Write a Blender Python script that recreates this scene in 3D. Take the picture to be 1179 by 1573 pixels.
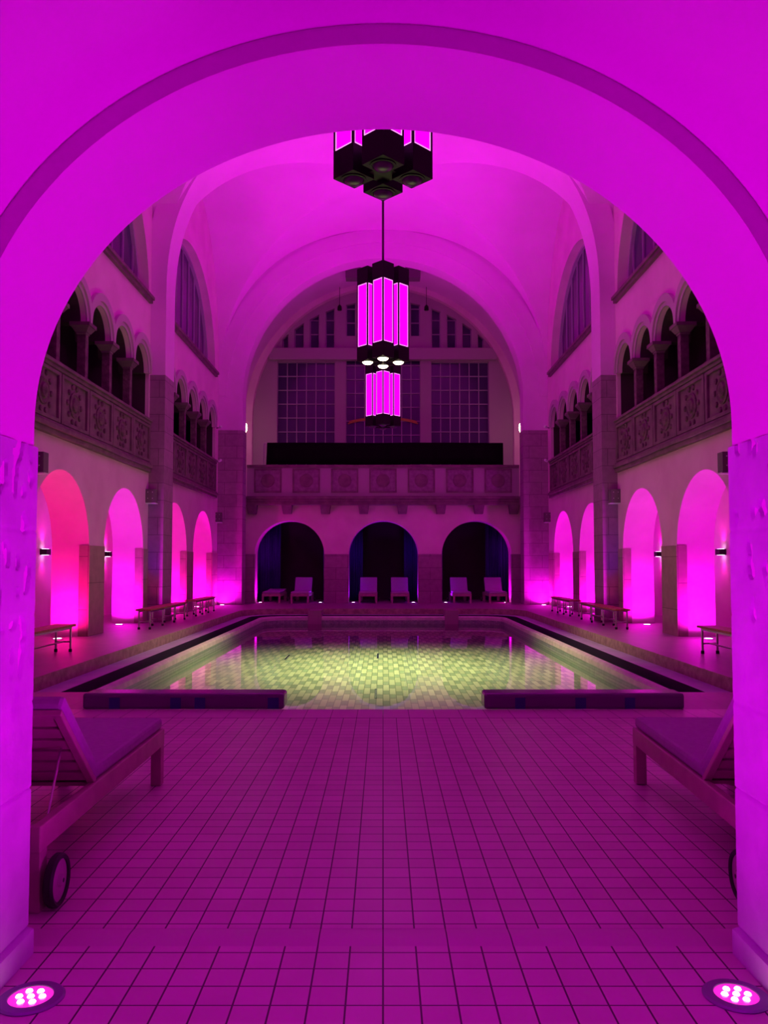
import bpy, bmesh, math, random
from mathutils import Vector, Matrix, noise
from mathutils.geometry import tessellate_polygon
PI = math.pi
random.seed(7)
scn = bpy.context.scene
for o in list(bpy.data.objects):
    bpy.data.objects.remove(o)
COL = scn.collection

# ------------------------------------------------------------------ camera
F_PX, W_PX, H_PX = 1250.0, 1179, 1573
TILT = math.radians(2.8)
cd = bpy.data.cameras.new('camera'); cam = bpy.data.objects.new('camera', cd); COL.objects.link(cam)
cam.location = (0, 0, 1.5); cam.rotation_euler = (PI/2 + TILT, 0, 0)
cd.sensor_fit = 'VERTICAL'; cd.sensor_height = 36.0; cd.lens = F_PX/H_PX*36.0
cd.shift_y = (866 - F_PX*math.tan(TILT) - H_PX/2)/H_PX
cd.shift_x = (W_PX/2 - 588)/H_PX
cd.clip_start = .05; cd.clip_end = 200
scn.camera = cam

# ------------------------------------------------------------------ world, exposure
wd = bpy.data.worlds.new('night'); scn.world = wd; wd.use_nodes = True
bg = wd.node_tree.nodes['Background']; bg.inputs[0].default_value = (.05, .02, .30, 1); bg.inputs[1].default_value = .06
scn.view_settings.view_transform = 'Standard'; scn.view_settings.look = 'None'
scn.view_settings.exposure = 0.0; scn.view_settings.gamma = 1.0

MAG = (1.0, .0, .98); HOT = (1.0, .0, .33); VIO = (.62, .0, 1.0); WARM = (1.0, .84, .44)

def lamp(name, kind, loc, power, colour, target=None, size=.1, cone=120, blend=.6, parent=None, sx=1, sy=1):
    d = bpy.data.lights.new(name, kind); d.energy = power; d.color = colour
    if kind == 'SPOT':
        d.spot_size = math.radians(cone); d.spot_blend = blend; d.shadow_soft_size = size
    elif kind == 'AREA':
        d.shape = 'RECTANGLE'; d.size = sx; d.size_y = sy
    else:
        d.shadow_soft_size = size
    o = bpy.data.objects.new(name, d); COL.objects.link(o); o.location = loc
    if target is not None:
        v = Vector(target) - Vector(loc)
        o.rotation_euler = v.to_track_quat('-Z', 'Y').to_euler()
    return o

# vault lighting: spots without fixtures, added at the pilaster heads to throw magenta upwards
P_FLOOD, P_UP, P_DOWN, P_ARCH, P_PIER = 360, 520, 5200, 300, 270
for Y in (13.15, 21.55):
    for s in (-1, 1):
        lamp('vault_wash', 'SPOT', (s*5.2, Y, 6.7), P_FLOOD, MAG, (-s*2.5, Y, 14), .15, 130, .9)
for s in (-1, 1):
    lamp('vault_wash', 'SPOT', (s*5.3, 29.2, 6.9), P_FLOOD*.35, MAG, (0, 26, 14), .15, 120, .9)

# ------------------------------------------------------------------ materials
def mat(name, colour, rough=.6, metal=0, spec=.5, emit=None, estr=0):
    m = bpy.data.materials.new(name); m.use_nodes = True
    b = m.node_tree.nodes['Principled BSDF']
    b.inputs['Base Color'].default_value = (*colour, 1); b.inputs['Roughness'].default_value = rough
    b.inputs['Metallic'].default_value = metal; b.inputs['Specular IOR Level'].default_value = spec
    if emit:
        b.inputs['Emission Color'].default_value = (*emit, 1); b.inputs['Emission Strength'].default_value = estr
    return m
def nodes(m):
    return m.node_tree.nodes, m.node_tree.links, m.node_tree.nodes['Principled BSDF']
def coords(m, scale=(1, 1, 1), loc=(0, 0, 0), rot=(0, 0, 0)):
    n, l, b = nodes(m)
    tc = n.new('ShaderNodeTexCoord'); mp = n.new('ShaderNodeMapping')
    mp.inputs['Scale'].default_value = scale; mp.inputs['Location'].default_value = loc; mp.inputs['Rotation'].default_value = rot
    l.new(tc.outputs['Object'], mp.inputs[0]); return mp.outputs[0]
def noise_tint(m, c1, c2, scale=3, detail=4, bump=0, bscale=40, lo=.35, hi=.65):
    n, l, b = nodes(m); co = coords(m)
    t = n.new('ShaderNodeTexNoise'); t.inputs['Scale'].default_value = scale; t.inputs['Detail'].default_value = detail
    l.new(co, t.inputs['Vector'])
    r = n.new('ShaderNodeValToRGB'); r.color_ramp.elements[0].color = (*c1, 1); r.color_ramp.elements[1].color = (*c2, 1)
    r.color_ramp.elements[0].position = lo; r.color_ramp.elements[1].position = hi
    l.new(t.outputs[0], r.inputs[0]); l.new(r.outputs[0], b.inputs['Base Color'])
    if bump:
        t2 = n.new('ShaderNodeTexNoise'); t2.inputs['Scale'].default_value = bscale; t2.inputs['Detail'].default_value = 5
        l.new(co, t2.inputs['Vector'])
        bp = n.new('ShaderNodeBump'); bp.inputs['Strength'].default_value = bump; bp.inputs['Distance'].default_value = .02
        l.new(t2.outputs[0], bp.inputs['Height']); l.new(bp.outputs[0], b.inputs['Normal'])
    return m
def brick_mat(name, c1, c2, mortar, bw, bh, ms, offset=.5, loc=(0, 0, 0), rot=(0, 0, 0), rough=.5, bump=.3, spec=.5, tint=None, smooth=.1):
    m = mat(name, c1, rough, 0, spec); n, l, b = nodes(m); co = coords(m, loc=loc, rot=rot)
    t = n.new('ShaderNodeTexBrick'); t.offset = offset; t.inputs['Scale'].default_value = 1
    for k, v in (('Color1', (*c1, 1)), ('Color2', (*c2, 1)), ('Mortar', (*mortar, 1))): t.inputs[k].default_value = v
    t.inputs['Mortar Size'].default_value = ms; t.inputs['Mortar Smooth'].default_value = smooth
    t.inputs['Brick Width'].default_value = bw; t.inputs['Row Height'].default_value = bh
    l.new(co, t.inputs['Vector'])
    out = t.outputs['Color']
    if tint:
        nz = n.new('ShaderNodeTexNoise'); nz.inputs['Scale'].default_value = tint[0]; l.new(co, nz.inputs['Vector'])
        mr = n.new('ShaderNodeMapRange'); mr.inputs['To Min'].default_value = 1 - tint[1]; mr.inputs['To Max'].default_value = 1 + tint[1]
        l.new(nz.outputs[0], mr.inputs[0])
        mx = n.new('ShaderNodeVectorMath'); mx.operation = 'MULTIPLY'
        l.new(out, mx.inputs[0]); l.new(mr.outputs[0], mx.inputs[1]); out = mx.outputs[0]
    l.new(out, b.inputs['Base Color'])
    if bump:
        bp = n.new('ShaderNodeBump'); bp.inputs['Strength'].default_value = bump; bp.inputs['Distance'].default_value = .004; bp.invert = True
        l.new(t.outputs['Fac'], bp.inputs['Height']); l.new(bp.outputs[0], b.inputs['Normal'])
    return m

M = {}
M['plaster'] = noise_tint(mat('plaster', (.78, .36, .64), .85), (.74, .33, .60), (.82, .39, .68), 1.2)
M['vault'] = noise_tint(mat('vault_plaster', (.82, .29, .80), .85), (.80, .27, .77), (.85, .31, .83), .6)
M['niche'] = mat('moulding_plaster', (.52, .30, .46), .85)
M['stone'] = brick_mat('stone_blocks', (.38, .16, .32), (.32, .13, .27), (.18, .07, .15), .9, .45, .008, rot=(PI/2, 0, 0), rough=.7, tint=(6, .25))
M['stone_side'] = brick_mat('stone_blocks_side', (.40, .25, .24), (.34, .21, .20), (.2, .11, .12), 1.1, .47, .008, rot=(PI/2, 0, PI/2), rough=.7, tint=(6, .25))
M['pierstone'] = noise_tint(mat('pitted_stone', (.58, .40, .66), .7), (.54, .36, .62), (.64, .46, .72), 5, 6, .14, 50)
M['carved'] = noise_tint(mat('carved_stone', (.34, .24, .2), .75), (.09, .035, .06), (.19, .085, .13), 9, 6, .8, 22)
M['relief'] = noise_tint(mat('soft_relief', (.3, .17, .27), .8), (.22, .09, .20), (.30, .14, .27), 8, 6, .8, 16)
M['trimstone'] = noise_tint(mat('trim_stone', (.36, .26, .22), .75), (.15, .07, .11), (.22, .11, .16), 4, 5, .3, 30)
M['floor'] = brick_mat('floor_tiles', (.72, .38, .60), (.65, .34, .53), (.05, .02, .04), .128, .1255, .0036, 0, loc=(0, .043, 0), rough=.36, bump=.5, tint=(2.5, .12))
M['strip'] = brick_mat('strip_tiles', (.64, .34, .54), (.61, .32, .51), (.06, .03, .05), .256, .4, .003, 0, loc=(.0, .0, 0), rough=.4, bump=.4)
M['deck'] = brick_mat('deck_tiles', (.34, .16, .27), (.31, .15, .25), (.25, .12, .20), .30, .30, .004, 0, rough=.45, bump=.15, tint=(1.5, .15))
M['coping'] = noise_tint(mat('coping_stone', (.46, .36, .28), .7), (.24, .16, .14), (.40, .29, .23), 7, 6, .7, 18)
M['ledge'] = noise_tint(mat('grey_ledge', (.38, .34, .46), .5), (.34, .30, .42), (.42, .38, .50), 3)
M['gutter'] = mat('gutter_dark', (.03, .025, .05), .5)
M['lip'] = noise_tint(mat('pale_lip', (.55, .52, .46), .45), (.48, .46, .42), (.60, .57, .50), 6)
M['mosaic'] = brick_mat('green_mosaic', (.20, .33, .24), (.34, .44, .32), (.12, .18, .14), .05, .05, .004, .5, rot=(PI/2, 0, PI/2), rough=.3, tint=(9, .4))
M['pool'] = None
M['kerb'] = mat('dark_glazed_tile', (.15, .07, .19), .25)
M['blue'] = mat('blue_tile', (.02, .03, .20), .25)
M['wood'] = noise_tint(mat('teak', (.46, .26, .30), .5), (.42, .23, .27), (.50, .29, .33), 8)
M['redwood'] = noise_tint(mat('red_wood', (.36, .11, .06), .45), (.30, .08, .04), (.42, .15, .08), 12)
M['cushion'] = noise_tint(mat('cushion_fabric', (.42, .32, .40), .9), (.42, .26, .46), (.46, .30, .50), 30)
M['steel'] = mat('steel', (.55, .5, .52), .3, 1)
M['rubber'] = mat('rubber', (.012, .012, .015), .6)
M['hub'] = mat('grey_plastic', (.46, .28, .38), .5)
M['black'] = mat('black_fabric', (.004, .003, .004), .95, 0, .1)
M['lantern'] = mat('lantern_metal', (.010, .003, .008), .5, 0, .25)
M['curtain'] = mat('curtain_fabric', (.07, .02, .26), .9, 0, .1)
M['glass'] = mat('night_glass', (.05, .02, .11), .1, 0, .6)  # purple base holds the vault's reflection in the panes
M['winframe'] = mat('window_bar', (.42, .26, .44), .6)
M['winstone'] = mat('window_stone', (.40, .22, .36), .8)
M['speaker'] = mat('speaker_grey', (.16, .11, .14), .6)
M['dark'] = mat('shaded_plaster', (.05, .02, .035), .9)  # darker plaster copy, puts the galleries' shade into the colour
M['panel'] = mat('glowing_glass', (.3, 0, .3), .4, 0, .2, (1, .0, 1), 1.25)
M['panel_edge'] = mat('edge_highlight', (.3, .1, .3), .4, 0, .2, (1, .25, .9), 2.0)  # glow stands in for light caught by the frame edges
M['bulb_on'] = mat('lit_lens', (.9, .8, .6), .3, 0, .5, (1, .86, .55), 6)
M['bulb_off'] = mat('unlit_lens', (.07, .05, .08), .3)
M['led'] = mat('led_bead', (1, .9, .9), .3, 0, .5, (1, .72, .80), 5)
M['led_lens'] = mat('led_lens', (.5, .05, .3), .2, 0, .5, (1, .02, .62), 1.0)
M['upl'] = mat('uplight_lens', (.9, .8, .9), .3, 0, .5, (1, .75, 1), 6)
M['ring'] = mat('uplight_ring', (.30, .25, .42), .3, .6)
M['wall_bulb'] = mat('wall_bulb', (1, .9, .7), .3, 0, .5, (1, .82, .5), 14)
M['reflection_brown'] = mat('reflection_brown', (.55, .28, .08), .4, 0, .5)  # brown tone of the arch that stands in for a reflection
M['white'] = mat('white_metal', (.75, .7, .75), .4)

def pool_mat():
    """long light and short dark green tiles alternating in columns that run down the pool, each column shifted"""
    m = mat('pool_tiles', (.6, .66, .36), .4); n, l, b = nodes(m); co = coords(m)
    def mth(op, a, c=None):
        q = n.new('ShaderNodeMath'); q.operation = op
        for k, v in ((0, a), (1, c)):
            if v is None: continue
            if isinstance(v, (int, float)): q.inputs[k].default_value = v
            else: l.new(v, q.inputs[k])
        return q.outputs[0]
    sp = n.new('ShaderNodeSeparateXYZ'); l.new(co, sp.inputs[0])
    u = mth('DIVIDE', sp.outputs[0], .108); cid = mth('FLOOR', u); fu = mth('FRACT', u)
    alt = mth('MULTIPLY', mth('PINGPONG', cid, 1.0), .5)
    wn = n.new('ShaderNodeTexWhiteNoise'); wn.noise_dimensions = '1D'; l.new(cid, wn.inputs['W'])
    v = mth('ADD', mth('ADD', mth('DIVIDE', sp.outputs[1], 1.05), alt), mth('MULTIPLY', wn.outputs['Value'], .28))
    fv = mth('FRACT', v)
    dark = mth('LESS_THAN', fv, .36)
    w2 = n.new('ShaderNodeTexWhiteNoise'); w2.noise_dimensions = '2D'
    cb = n.new('ShaderNodeCombineXYZ'); l.new(cid, cb.inputs[0]); l.new(mth('ADD', mth('MULTIPLY', mth('FLOOR', v), 2), dark), cb.inputs[1])
    l.new(cb.outputs[0], w2.inputs['Vector'])
    mx = n.new('ShaderNodeMix'); mx.data_type = 'RGBA'
    mx.inputs[6].default_value = (.70, .76, .50, 1); mx.inputs[7].default_value = (.36, .49, .34, 1); l.new(dark, mx.inputs[0])
    val = n.new('ShaderNodeVectorMath'); val.operation = 'MULTIPLY'; l.new(mx.outputs[2], val.inputs[0])
    l.new(mth('ADD', mth('MULTIPLY', w2.outputs['Value'], .35), .78), val.inputs[1])
    ed = mth('MINIMUM', mth('MINIMUM', fu, mth('SUBTRACT', 1, fu)), mth('MULTIPLY', mth('MINIMUM', mth('MINIMUM', fv, mth('SUBTRACT', 1, fv)), mth('ABSOLUTE', mth('SUBTRACT', fv, .36))), 3.0))
    jt = mth('LESS_THAN', ed, .05)
    mj = n.new('ShaderNodeMix'); mj.data_type = 'RGBA'; l.new(jt, mj.inputs[0]); l.new(val.outputs[0], mj.inputs[6]); mj.inputs[7].default_value = (.18, .26, .17, 1)
    l.new(mj.outputs[2], b.inputs['Base Color']); return m
M['pool'] = pool_mat()

def water_mat():
    m = bpy.data.materials.new('pool_water'); m.use_nodes = True
    n, l = m.node_tree.nodes, m.node_tree.links; n.clear()
    out = n.new('ShaderNodeOutputMaterial'); mix = n.new('ShaderNodeMixShader')
    tr = n.new('ShaderNodeBsdfTransparent'); tr.inputs[0].default_value = (.86, .97, .90, 1)
    gl = n.new('ShaderNodeBsdfGlossy'); gl.inputs['Roughness'].default_value = .015
    fr = n.new('ShaderNodeFresnel'); fr.inputs[0].default_value = 1.33
    tc = n.new('ShaderNodeTexCoord'); nz = n.new('ShaderNodeTexNoise'); nz.inputs['Scale'].default_value = 1.6
    bp = n.new('ShaderNodeBump'); bp.inputs['Strength'].default_value = .015; bp.inputs['Distance'].default_value = .05
    l.new(tc.outputs['Object'], nz.inputs['Vector']); l.new(nz.outputs[0], bp.inputs['Height'])
    l.new(bp.outputs[0], gl.inputs['Normal'])
    l.new(fr.outputs[0], mix.inputs[0]); l.new(tr.outputs[0], mix.inputs[1]); l.new(gl.outputs[0], mix.inputs[2])
    l.new(mix.outputs[0], out.inputs[0]); return m
M['water'] = water_mat()

# ------------------------------------------------------------------ mesh helpers
class MB:
    def __init__(self): self.v = []; self.f = []
    def add(self, vs, fs):
        k = len(self.v); self.v += [tuple(p) for p in vs]; self.f += [tuple(i + k for i in f) for f in fs]; return self
    def box(self, x0, x1, y0, y1, z0, z1):
        x0, x1 = min(x0, x1), max(x0, x1); y0, y1 = min(y0, y1), max(y0, y1); z0, z1 = min(z0, z1), max(z0, z1)
        return self.add([(x0, y0, z0), (x1, y0, z0), (x1, y1, z0), (x0, y1, z0), (x0, y0, z1), (x1, y0, z1), (x1, y1, z1), (x0, y1, z1)],
                        [(0, 3, 2, 1), (4, 5, 6, 7), (0, 1, 5, 4), (1, 2, 6, 5), (2, 3, 7, 6), (3, 0, 4, 7)])
    def obox(self, c, ax, ay, az):
        c, ax, ay, az = map(Vector, (c, ax, ay, az))
        return self.add([c + i*ax + j*ay + k*az for k in (-1, 1) for i, j in ((-1, -1), (1, -1), (1, 1), (-1, 1))],
                        [(0, 3, 2, 1), (4, 5, 6, 7), (0, 1, 5, 4), (1, 2, 6, 5), (2, 3, 7, 6), (3, 0, 4, 7)])
    def tube(self, a, b, r, n=12, r2=None):
        a, b = Vector(a), Vector(b); d = (b - a).normalized()
        u = d.orthogonal().normalized(); w = d.cross(u); r2 = r if r2 is None else r2
        vs = [a + r*(math.cos(t)*u + math.sin(t)*w) for t in [2*PI*i/n for i in range(n)]] + \
             [b + r2*(math.cos(t)*u + math.sin(t)*w) for t in [2*PI*i/n for i in range(n)]]
        return self.add(vs, [(i, (i+1) % n, n + (i+1) % n, n + i) for i in range(n)] + [tuple(range(n-1, -1, -1)), tuple(range(n, 2*n))])
    def lathe(self, prof, c=(0, 0, 0), n=24, axis='Z', caps=True):
        k = []
        for r, z in prof:
            for i in range(n):
                t = 2*PI*i/n
                p = (r*math.cos(t), r*math.sin(t), z)
                if axis == 'X': p = (z, r*math.cos(t), r*math.sin(t))
                k.append((p[0] + c[0], p[1] + c[1], p[2] + c[2]))
        fs = [(j*n + i, j*n + (i+1) % n, (j+1)*n + (i+1) % n, (j+1)*n + i) for j in range(len(prof)-1) for i in range(n)]
        if caps: fs += [tuple(range(n-1, -1, -1)), tuple((len(prof)-1)*n + i for i in range(n))]
        return self.add(k, fs)
    def grid(self, rows):
        nr, nc = len(rows), len(rows[0])
        return self.add([p for r in rows for p in r], [(j*nc + i, j*nc + i + 1, (j+1)*nc + i + 1, (j+1)*nc + i) for j in range(nr-1) for i in range(nc-1)])
    def panel(self, outer, holes, fn, w0, w1):
        """a wall with holes: 2-D outline and holes, given thickness w0..w1 by fn(u, v, w)"""
        loops = [outer] + list(holes)
        tris = tessellate_polygon([[Vector((p[0], p[1], 0)) for p in lp] for lp in loops])
        pts = [p for lp in loops for p in lp]; n = len(pts)
        vs = [fn(p[0], p[1], w0) for p in pts] + [fn(p[0], p[1], w1) for p in pts]
        fs = [tuple(t) for t in tris] + [tuple(i + n for i in t[::-1]) for t in tris]
        k = 0
        for lp in loops:
            m = len(lp); fs += [(k + i, k + (i+1) % m, n + k + (i+1) % m, n + k + i) for i in range(m)]; k += m
        return self.add(vs, fs)
    def ring(self, inner, outer, fn, w0, w1):
        """a band between two open 2-D curves of equal length"""
        n = len(inner); vs = [fn(p[0], p[1], w) for w in (w0, w1) for p in list(inner) + list(outer)]
        fs = []
        for i in range(n-1):
            a, b, c, d = i, i+1, n+i+1, n+i; e = 2*n
            fs += [(a, b, c, d), (d+e, c+e, b+e, a+e), (a, a+e, b+e, b), (c, c+e, d+e, d)]
        fs += [(0, n, 3*n, 2*n), (n-1, 3*n-1, 4*n-1, 2*n-1)]
        return self.add(vs, fs)
    def xf(self, mtx):
        self.v = [tuple(mtx @ Vector(p)) for p in self.v]; return self
    def obj(self, name, m, parent=None, smooth=None, bevel=0, recalc=True):
        me = bpy.data.meshes.new(name); me.from_pydata(self.v, [], self.f); me.update()
        if recalc:
            bm = bmesh.new(); bm.from_mesh(me); bmesh.ops.recalc_face_normals(bm, faces=bm.faces); bm.to_mesh(me); bm.free()
        o = bpy.data.objects.new(name, me); COL.objects.link(o); me.materials.append(m)
        if parent is not None: o.parent = parent
        if smooth is not None:
            for p in me.polygons: p.use_smooth = True
            me.set_sharp_from_angle(angle=math.radians(smooth))
        if bevel:
            b = o.modifiers.new('bevel', 'BEVEL'); b.width = bevel; b.segments = 2; b.limit_method = 'ANGLE'; b.angle_limit = math.radians(40)
        return o

def tag(o, label=None, cat=None, group=None, kind=None):
    if label: o['label'] = label
    if cat: o['category'] = cat
    if group: o['group'] = group
    if kind: o['kind'] = kind
    return o
def empty(name, loc, label, cat, group=None, rz=0, kind=None):
    o = bpy.data.objects.new(name, None); COL.objects.link(o); o.location = loc; o.rotation_euler = (0, 0, rz); o.empty_display_size = .1
    return tag(o, label, cat, group, kind)
def structure(o, label, cat): return tag(o, label, cat, None, 'structure')
def arc(cx, cz, a, b=None, n=32, t0=PI, t1=0):
    b = a if b is None else b
    return [(cx + a*math.cos(t0 + (t1-t0)*i/n), cz + b*math.sin(t0 + (t1-t0)*i/n)) for i in range(n+1)]
def sarc(cz, a, b, n=2.4, k=64):
    P = []
    for i in range(k+1):
        t = PI - PI*i/k; c, q = math.cos(t), math.sin(t)
        P.append((a*math.copysign(abs(c)**(2/n), c), cz + b*abs(q)**(2/n)))
    return P
SIDE = {-1: 'left', 1: 'right'}

# ------------------------------------------------------------------ dimensions
XW, TW = 6.1, .77                      # hall half width, wall thickness
CAMW = 1.38                            # half width of the near arch
BAYS = [(8.95, .44, 3.34), (17.35, .45, 3.35), (25.72, .42, 3.33)]
PIL = [4.35, 12.75, 21.55]
Y_END = 29.95
Z_IMP = 6.44
SPR, RAD = 1.84, 1.45

# ------------------------------------------------------------------ floors
b = MB().panel([(-6.9, -2.2), (6.9, -2.2), (6.9, 3.273), (-6.9, 3.273)], [], lambda u, v, w: (u, v, w), -.7, 0)
b.panel([(-6.9, 3.43), (6.9, 3.43), (6.9, 8.005), (-6.9, 8.005)], [], lambda u, v, w: (u, v, w), -.7, 0)
structure(b.obj('floor', M['floor']), 'square magenta-lit floor tiles between the near arch and the pool', 'floor')
b = MB()
rows = []
for i in range(7):
    t = i/6; y = 3.273 + .157*t
    rows.append([(-6.9, y, .006*math.sin(PI*t) - .001), (6.9, y, .006*math.sin(PI*t) - .001)])
b.grid(rows); b.add([(-6.9, 3.273, -.3), (6.9, 3.273, -.3), (6.9, 3.43, -.3), (-6.9, 3.43, -.3)], [(0, 1, 2, 3)])
structure(b.obj('trim_1', M['strip'], smooth=40, recalc=False), 'strip of wider rounded tiles across the floor under the near arch', 'threshold')
for s in (-1, 1):
    b = MB().box(.002*s if s > 0 else -.002, 6.9*s, 8.005, 8.46, -.6, .004)
    structure(b.obj('trim_2' if s < 0 else 'trim_3', M['strip'], bevel=.004), f'plain coping strip along the near pool edge, {SIDE[s]} half', 'coping')

# pool outline: a U with rounded far corners, offset inwards by o
PX, PY, PR, PFRONT = 4.58, 27.3, 1.4, 9.6
def upath(o, n=10):
    r = PR - o*.7; X = PX - o; Y = PY - o
    pts = [(-X, PFRONT)] + [(-X + r - r*math.cos(t), Y - r + r*math.sin(t)) for t in [PI/2*i/n for i in range(n+1)]]
    return pts + [(-p[0], p[1]) for p in pts[::-1]]
hole = upath(0)
outer = [(-8.15, 8.46), (-3.1, 8.46), (-3.1, PFRONT)] + hole + [(3.1, PFRONT), (3.1, 8.46), (8.15, 8.46), (8.15, 34.2), (-8.15, 34.2)]
b = MB().panel(outer, [], lambda u, v, w: (u, v, w), -.7, 0)
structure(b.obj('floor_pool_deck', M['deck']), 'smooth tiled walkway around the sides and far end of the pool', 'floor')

# ------------------------------------------------------------------ pool
pool = empty('swimming_pool', (0, 8.46, 0), 'rectangular indoor swimming pool with green tiled floor in the middle of the hall', 'pool')
pool_parts = [('coping_face', [(0, 0), (.012, -.03), (.012, -.185)], 'coping'), ('grey_ledge', [(.012, -.185), (.35, -.185)], 'ledge'),
              ('gutter_channel', [(.35, -.185), (.35, -.45), (.66, -.45), (.66, -.26)], 'gutter'),
              ('overflow_lip', [(.66, -.26), (.66, -.215), (.69, -.20), (.75, -.215), (.78, -.25), (.785, -.33)], 'lip'),
              ('pool_wall', [(.785, -.33), (.80, -.67)], 'mosaic')]
for nm, prof, mt in pool_parts:
    rows = [[(p[0], p[1] - 8.46, z) for p in upath(o)] for o, z in prof]
    MB().grid(rows).obj(nm, M[mt], pool, smooth=35, recalc=False)
inner = upath(.78)
fl = [(-3.1, 8.46), (-3.1, PFRONT)] + inner + [(3.1, PFRONT), (3.1, 8.46)]
MB().panel(fl, [], lambda u, v, w: (u, v - 8.46, w), -.75, -.65).obj('pool_floor', M['pool'], pool)
wp = [(-3.1, 8.465), (-3.1, PFRONT)] + upath(.77) + [(3.1, PFRONT), (3.1, 8.465)]
tris = tessellate_polygon([[Vector((p[0], p[1], 0)) for p in wp]])
water = MB().add([(p[0], p[1], -.45) for p in wp], [tuple(t) for t in tris]).obj('pool_water', M['water'], recalc=False)
if water.data.polygons[0].normal.z < 0: water.data.flip_normals()
tag(water, 'still clear water filling the pool and mirroring the far arches', 'water', None, 'stuff')
for x, y0, y1 in ((-2.2, 18.4, 19.3), (-.12, 18.6, 19.6), (-.12, 13.1, 14.1), (-2.75, 13.1, 14.1)):
    MB().box(x-.02, x+.02, y0-8.46, y1-8.46, -.648, -.642).obj('lane_mark', M['blue'], pool)

for s in (-1, 1):
    k = empty('pool_kerb', (0, 0, 0), f'low dark tiled kerb with blue squares on the near pool edge, {SIDE[s]} of the gap', 'kerb', 'dark tiled kerbs at the near pool edge')
    x0, x1 = (-3.1, -1.02) if s < 0 else (1.045, 3.11)
    MB().box(x0, x1, 8.464, 8.76, 0, .165).obj('kerb_body', M['kerb'], k, bevel=.03)
    for a, c in ([(-2.82, -2.71), (-2.19, -2.08), (-1.94, -1.83), (-1.187, -1.073)] if s < 0 else [(1.36, 1.465), (1.98, 2.09), (2.49, 2.595)]):
        MB().box(a, c, 8.458, 8.466, .008, .122).obj('blue_tile', M['blue'], k)
for x0 in (-2.43, 2.0):
    MB().box(x0, x0 + .44, PY - 8.46 - .86, PY - 8.46 + .02, -.66, -.008).obj('step_block', M['deck'], pool, bevel=.01)

# ------------------------------------------------------------------ near arch wall and passage
A_B, A_Z, YN, YF = 1.20, 2.05, 2.66, 3.2
near = arc(0, A_Z, CAMW, A_B, 64)
out = [(-6.9, -.3), (-CAMW, -.3)] + near + [(CAMW, -.3), (6.9, -.3), (6.9, 14.4), (-6.9, 14.4)]
b = MB().panel(out, [], lambda u, v, w: (u, w, v), YN, YF)
structure(b.obj('wall_front', M['vault'], smooth=30), 'smooth plaster archway with deep soffit that frames the view', 'arch')
pass_in = [(-1.45, -.02)] + arc(0, A_Z, 1.45, 1.27, 64) + [(1.45, -.02)]
pass_out = [(-1.7, -.02)] + arc(0, A_Z, 1.7, 1.5, 64) + [(1.7, -.02)]
structure(MB().ring(pass_in, pass_out, lambda u, v, w: (u, w, v), -2.2, YN).obj('ceiling_passage', M['vault'], smooth=30), 'barrel vaulted passage above the camera', 'ceiling')
structure(MB().box(-1.7, 1.7, -2.4, -2.2, -.1, 3.6).obj('wall_bounce', M['vault']), 'unseen plaster wall added behind the camera to bounce light', 'wall')  # closes the passage, added only to bounce light forward

def pitted(s):
    """stone facing of the near pier: blocks with joints and weathered hollows, real relief"""
    ny, nz = 64, 230; joints = [.10, .30*1 + .0, .63, .96, 1.30, 1.63]
    joints = [.10, .63, .96, 1.30, 1.63]
    rows = []
    for j in range(nz+1):
        z = 1.96*j/nz; row = []
        for i in range(ny+1):
            y = YN - .012 + (YF + .012 - YN + .012)*i/ny
            d = .012
            for jz in joints:
                d -= .007*math.exp(-((z - jz)/.004)**2)
            if z < .10: d += .022
            q = noise.noise(Vector((y*15, z*8.5, s*9.1)))*.7 + noise.noise(Vector((y*31, z*19, s*4.3)))*.35
            amt = 1.0 if s < 0 else .8
            if z > .66:
                lift = min(1, max(0, (z - .8)/.6)); ew = min(1, min(y - YN, YF - y)/.05 + .15)
                hol = max(0, q - (.22 if s < 0 else .42) + .10*lift)
                d -= min(.028, hol*.34)*max(0, ew)*lift
            d += .0010*noise.noise(Vector((y*24, z*24, 3)))
            row.append((s*(CAMW - d), y, z))
        rows.append(row)
    b = MB().grid(rows)
    x1 = s*(CAMW + .3)
    for yy in (rows[0][0][1], rows[0][-1][1]):
        k = 0 if yy == rows[0][0][1] else -1
        b.grid([[r[k] for r in rows], [(x1, yy, r[k][2]) for r in rows]])
    b.grid([rows[-1], [(s*(CAMW + .02), p[1], p[2] + .012) for p in rows[-1]]])
    return structure(b.obj('trim_4' if s < 0 else 'trim_5', M['pierstone'], smooth=60), f'{"deeply pitted" if s < 0 else "lightly chipped"} pale stone facing of the near arch pier, {SIDE[s]} edge of photo', 'pier')
for s in (-1, 1): pitted(s)

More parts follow.
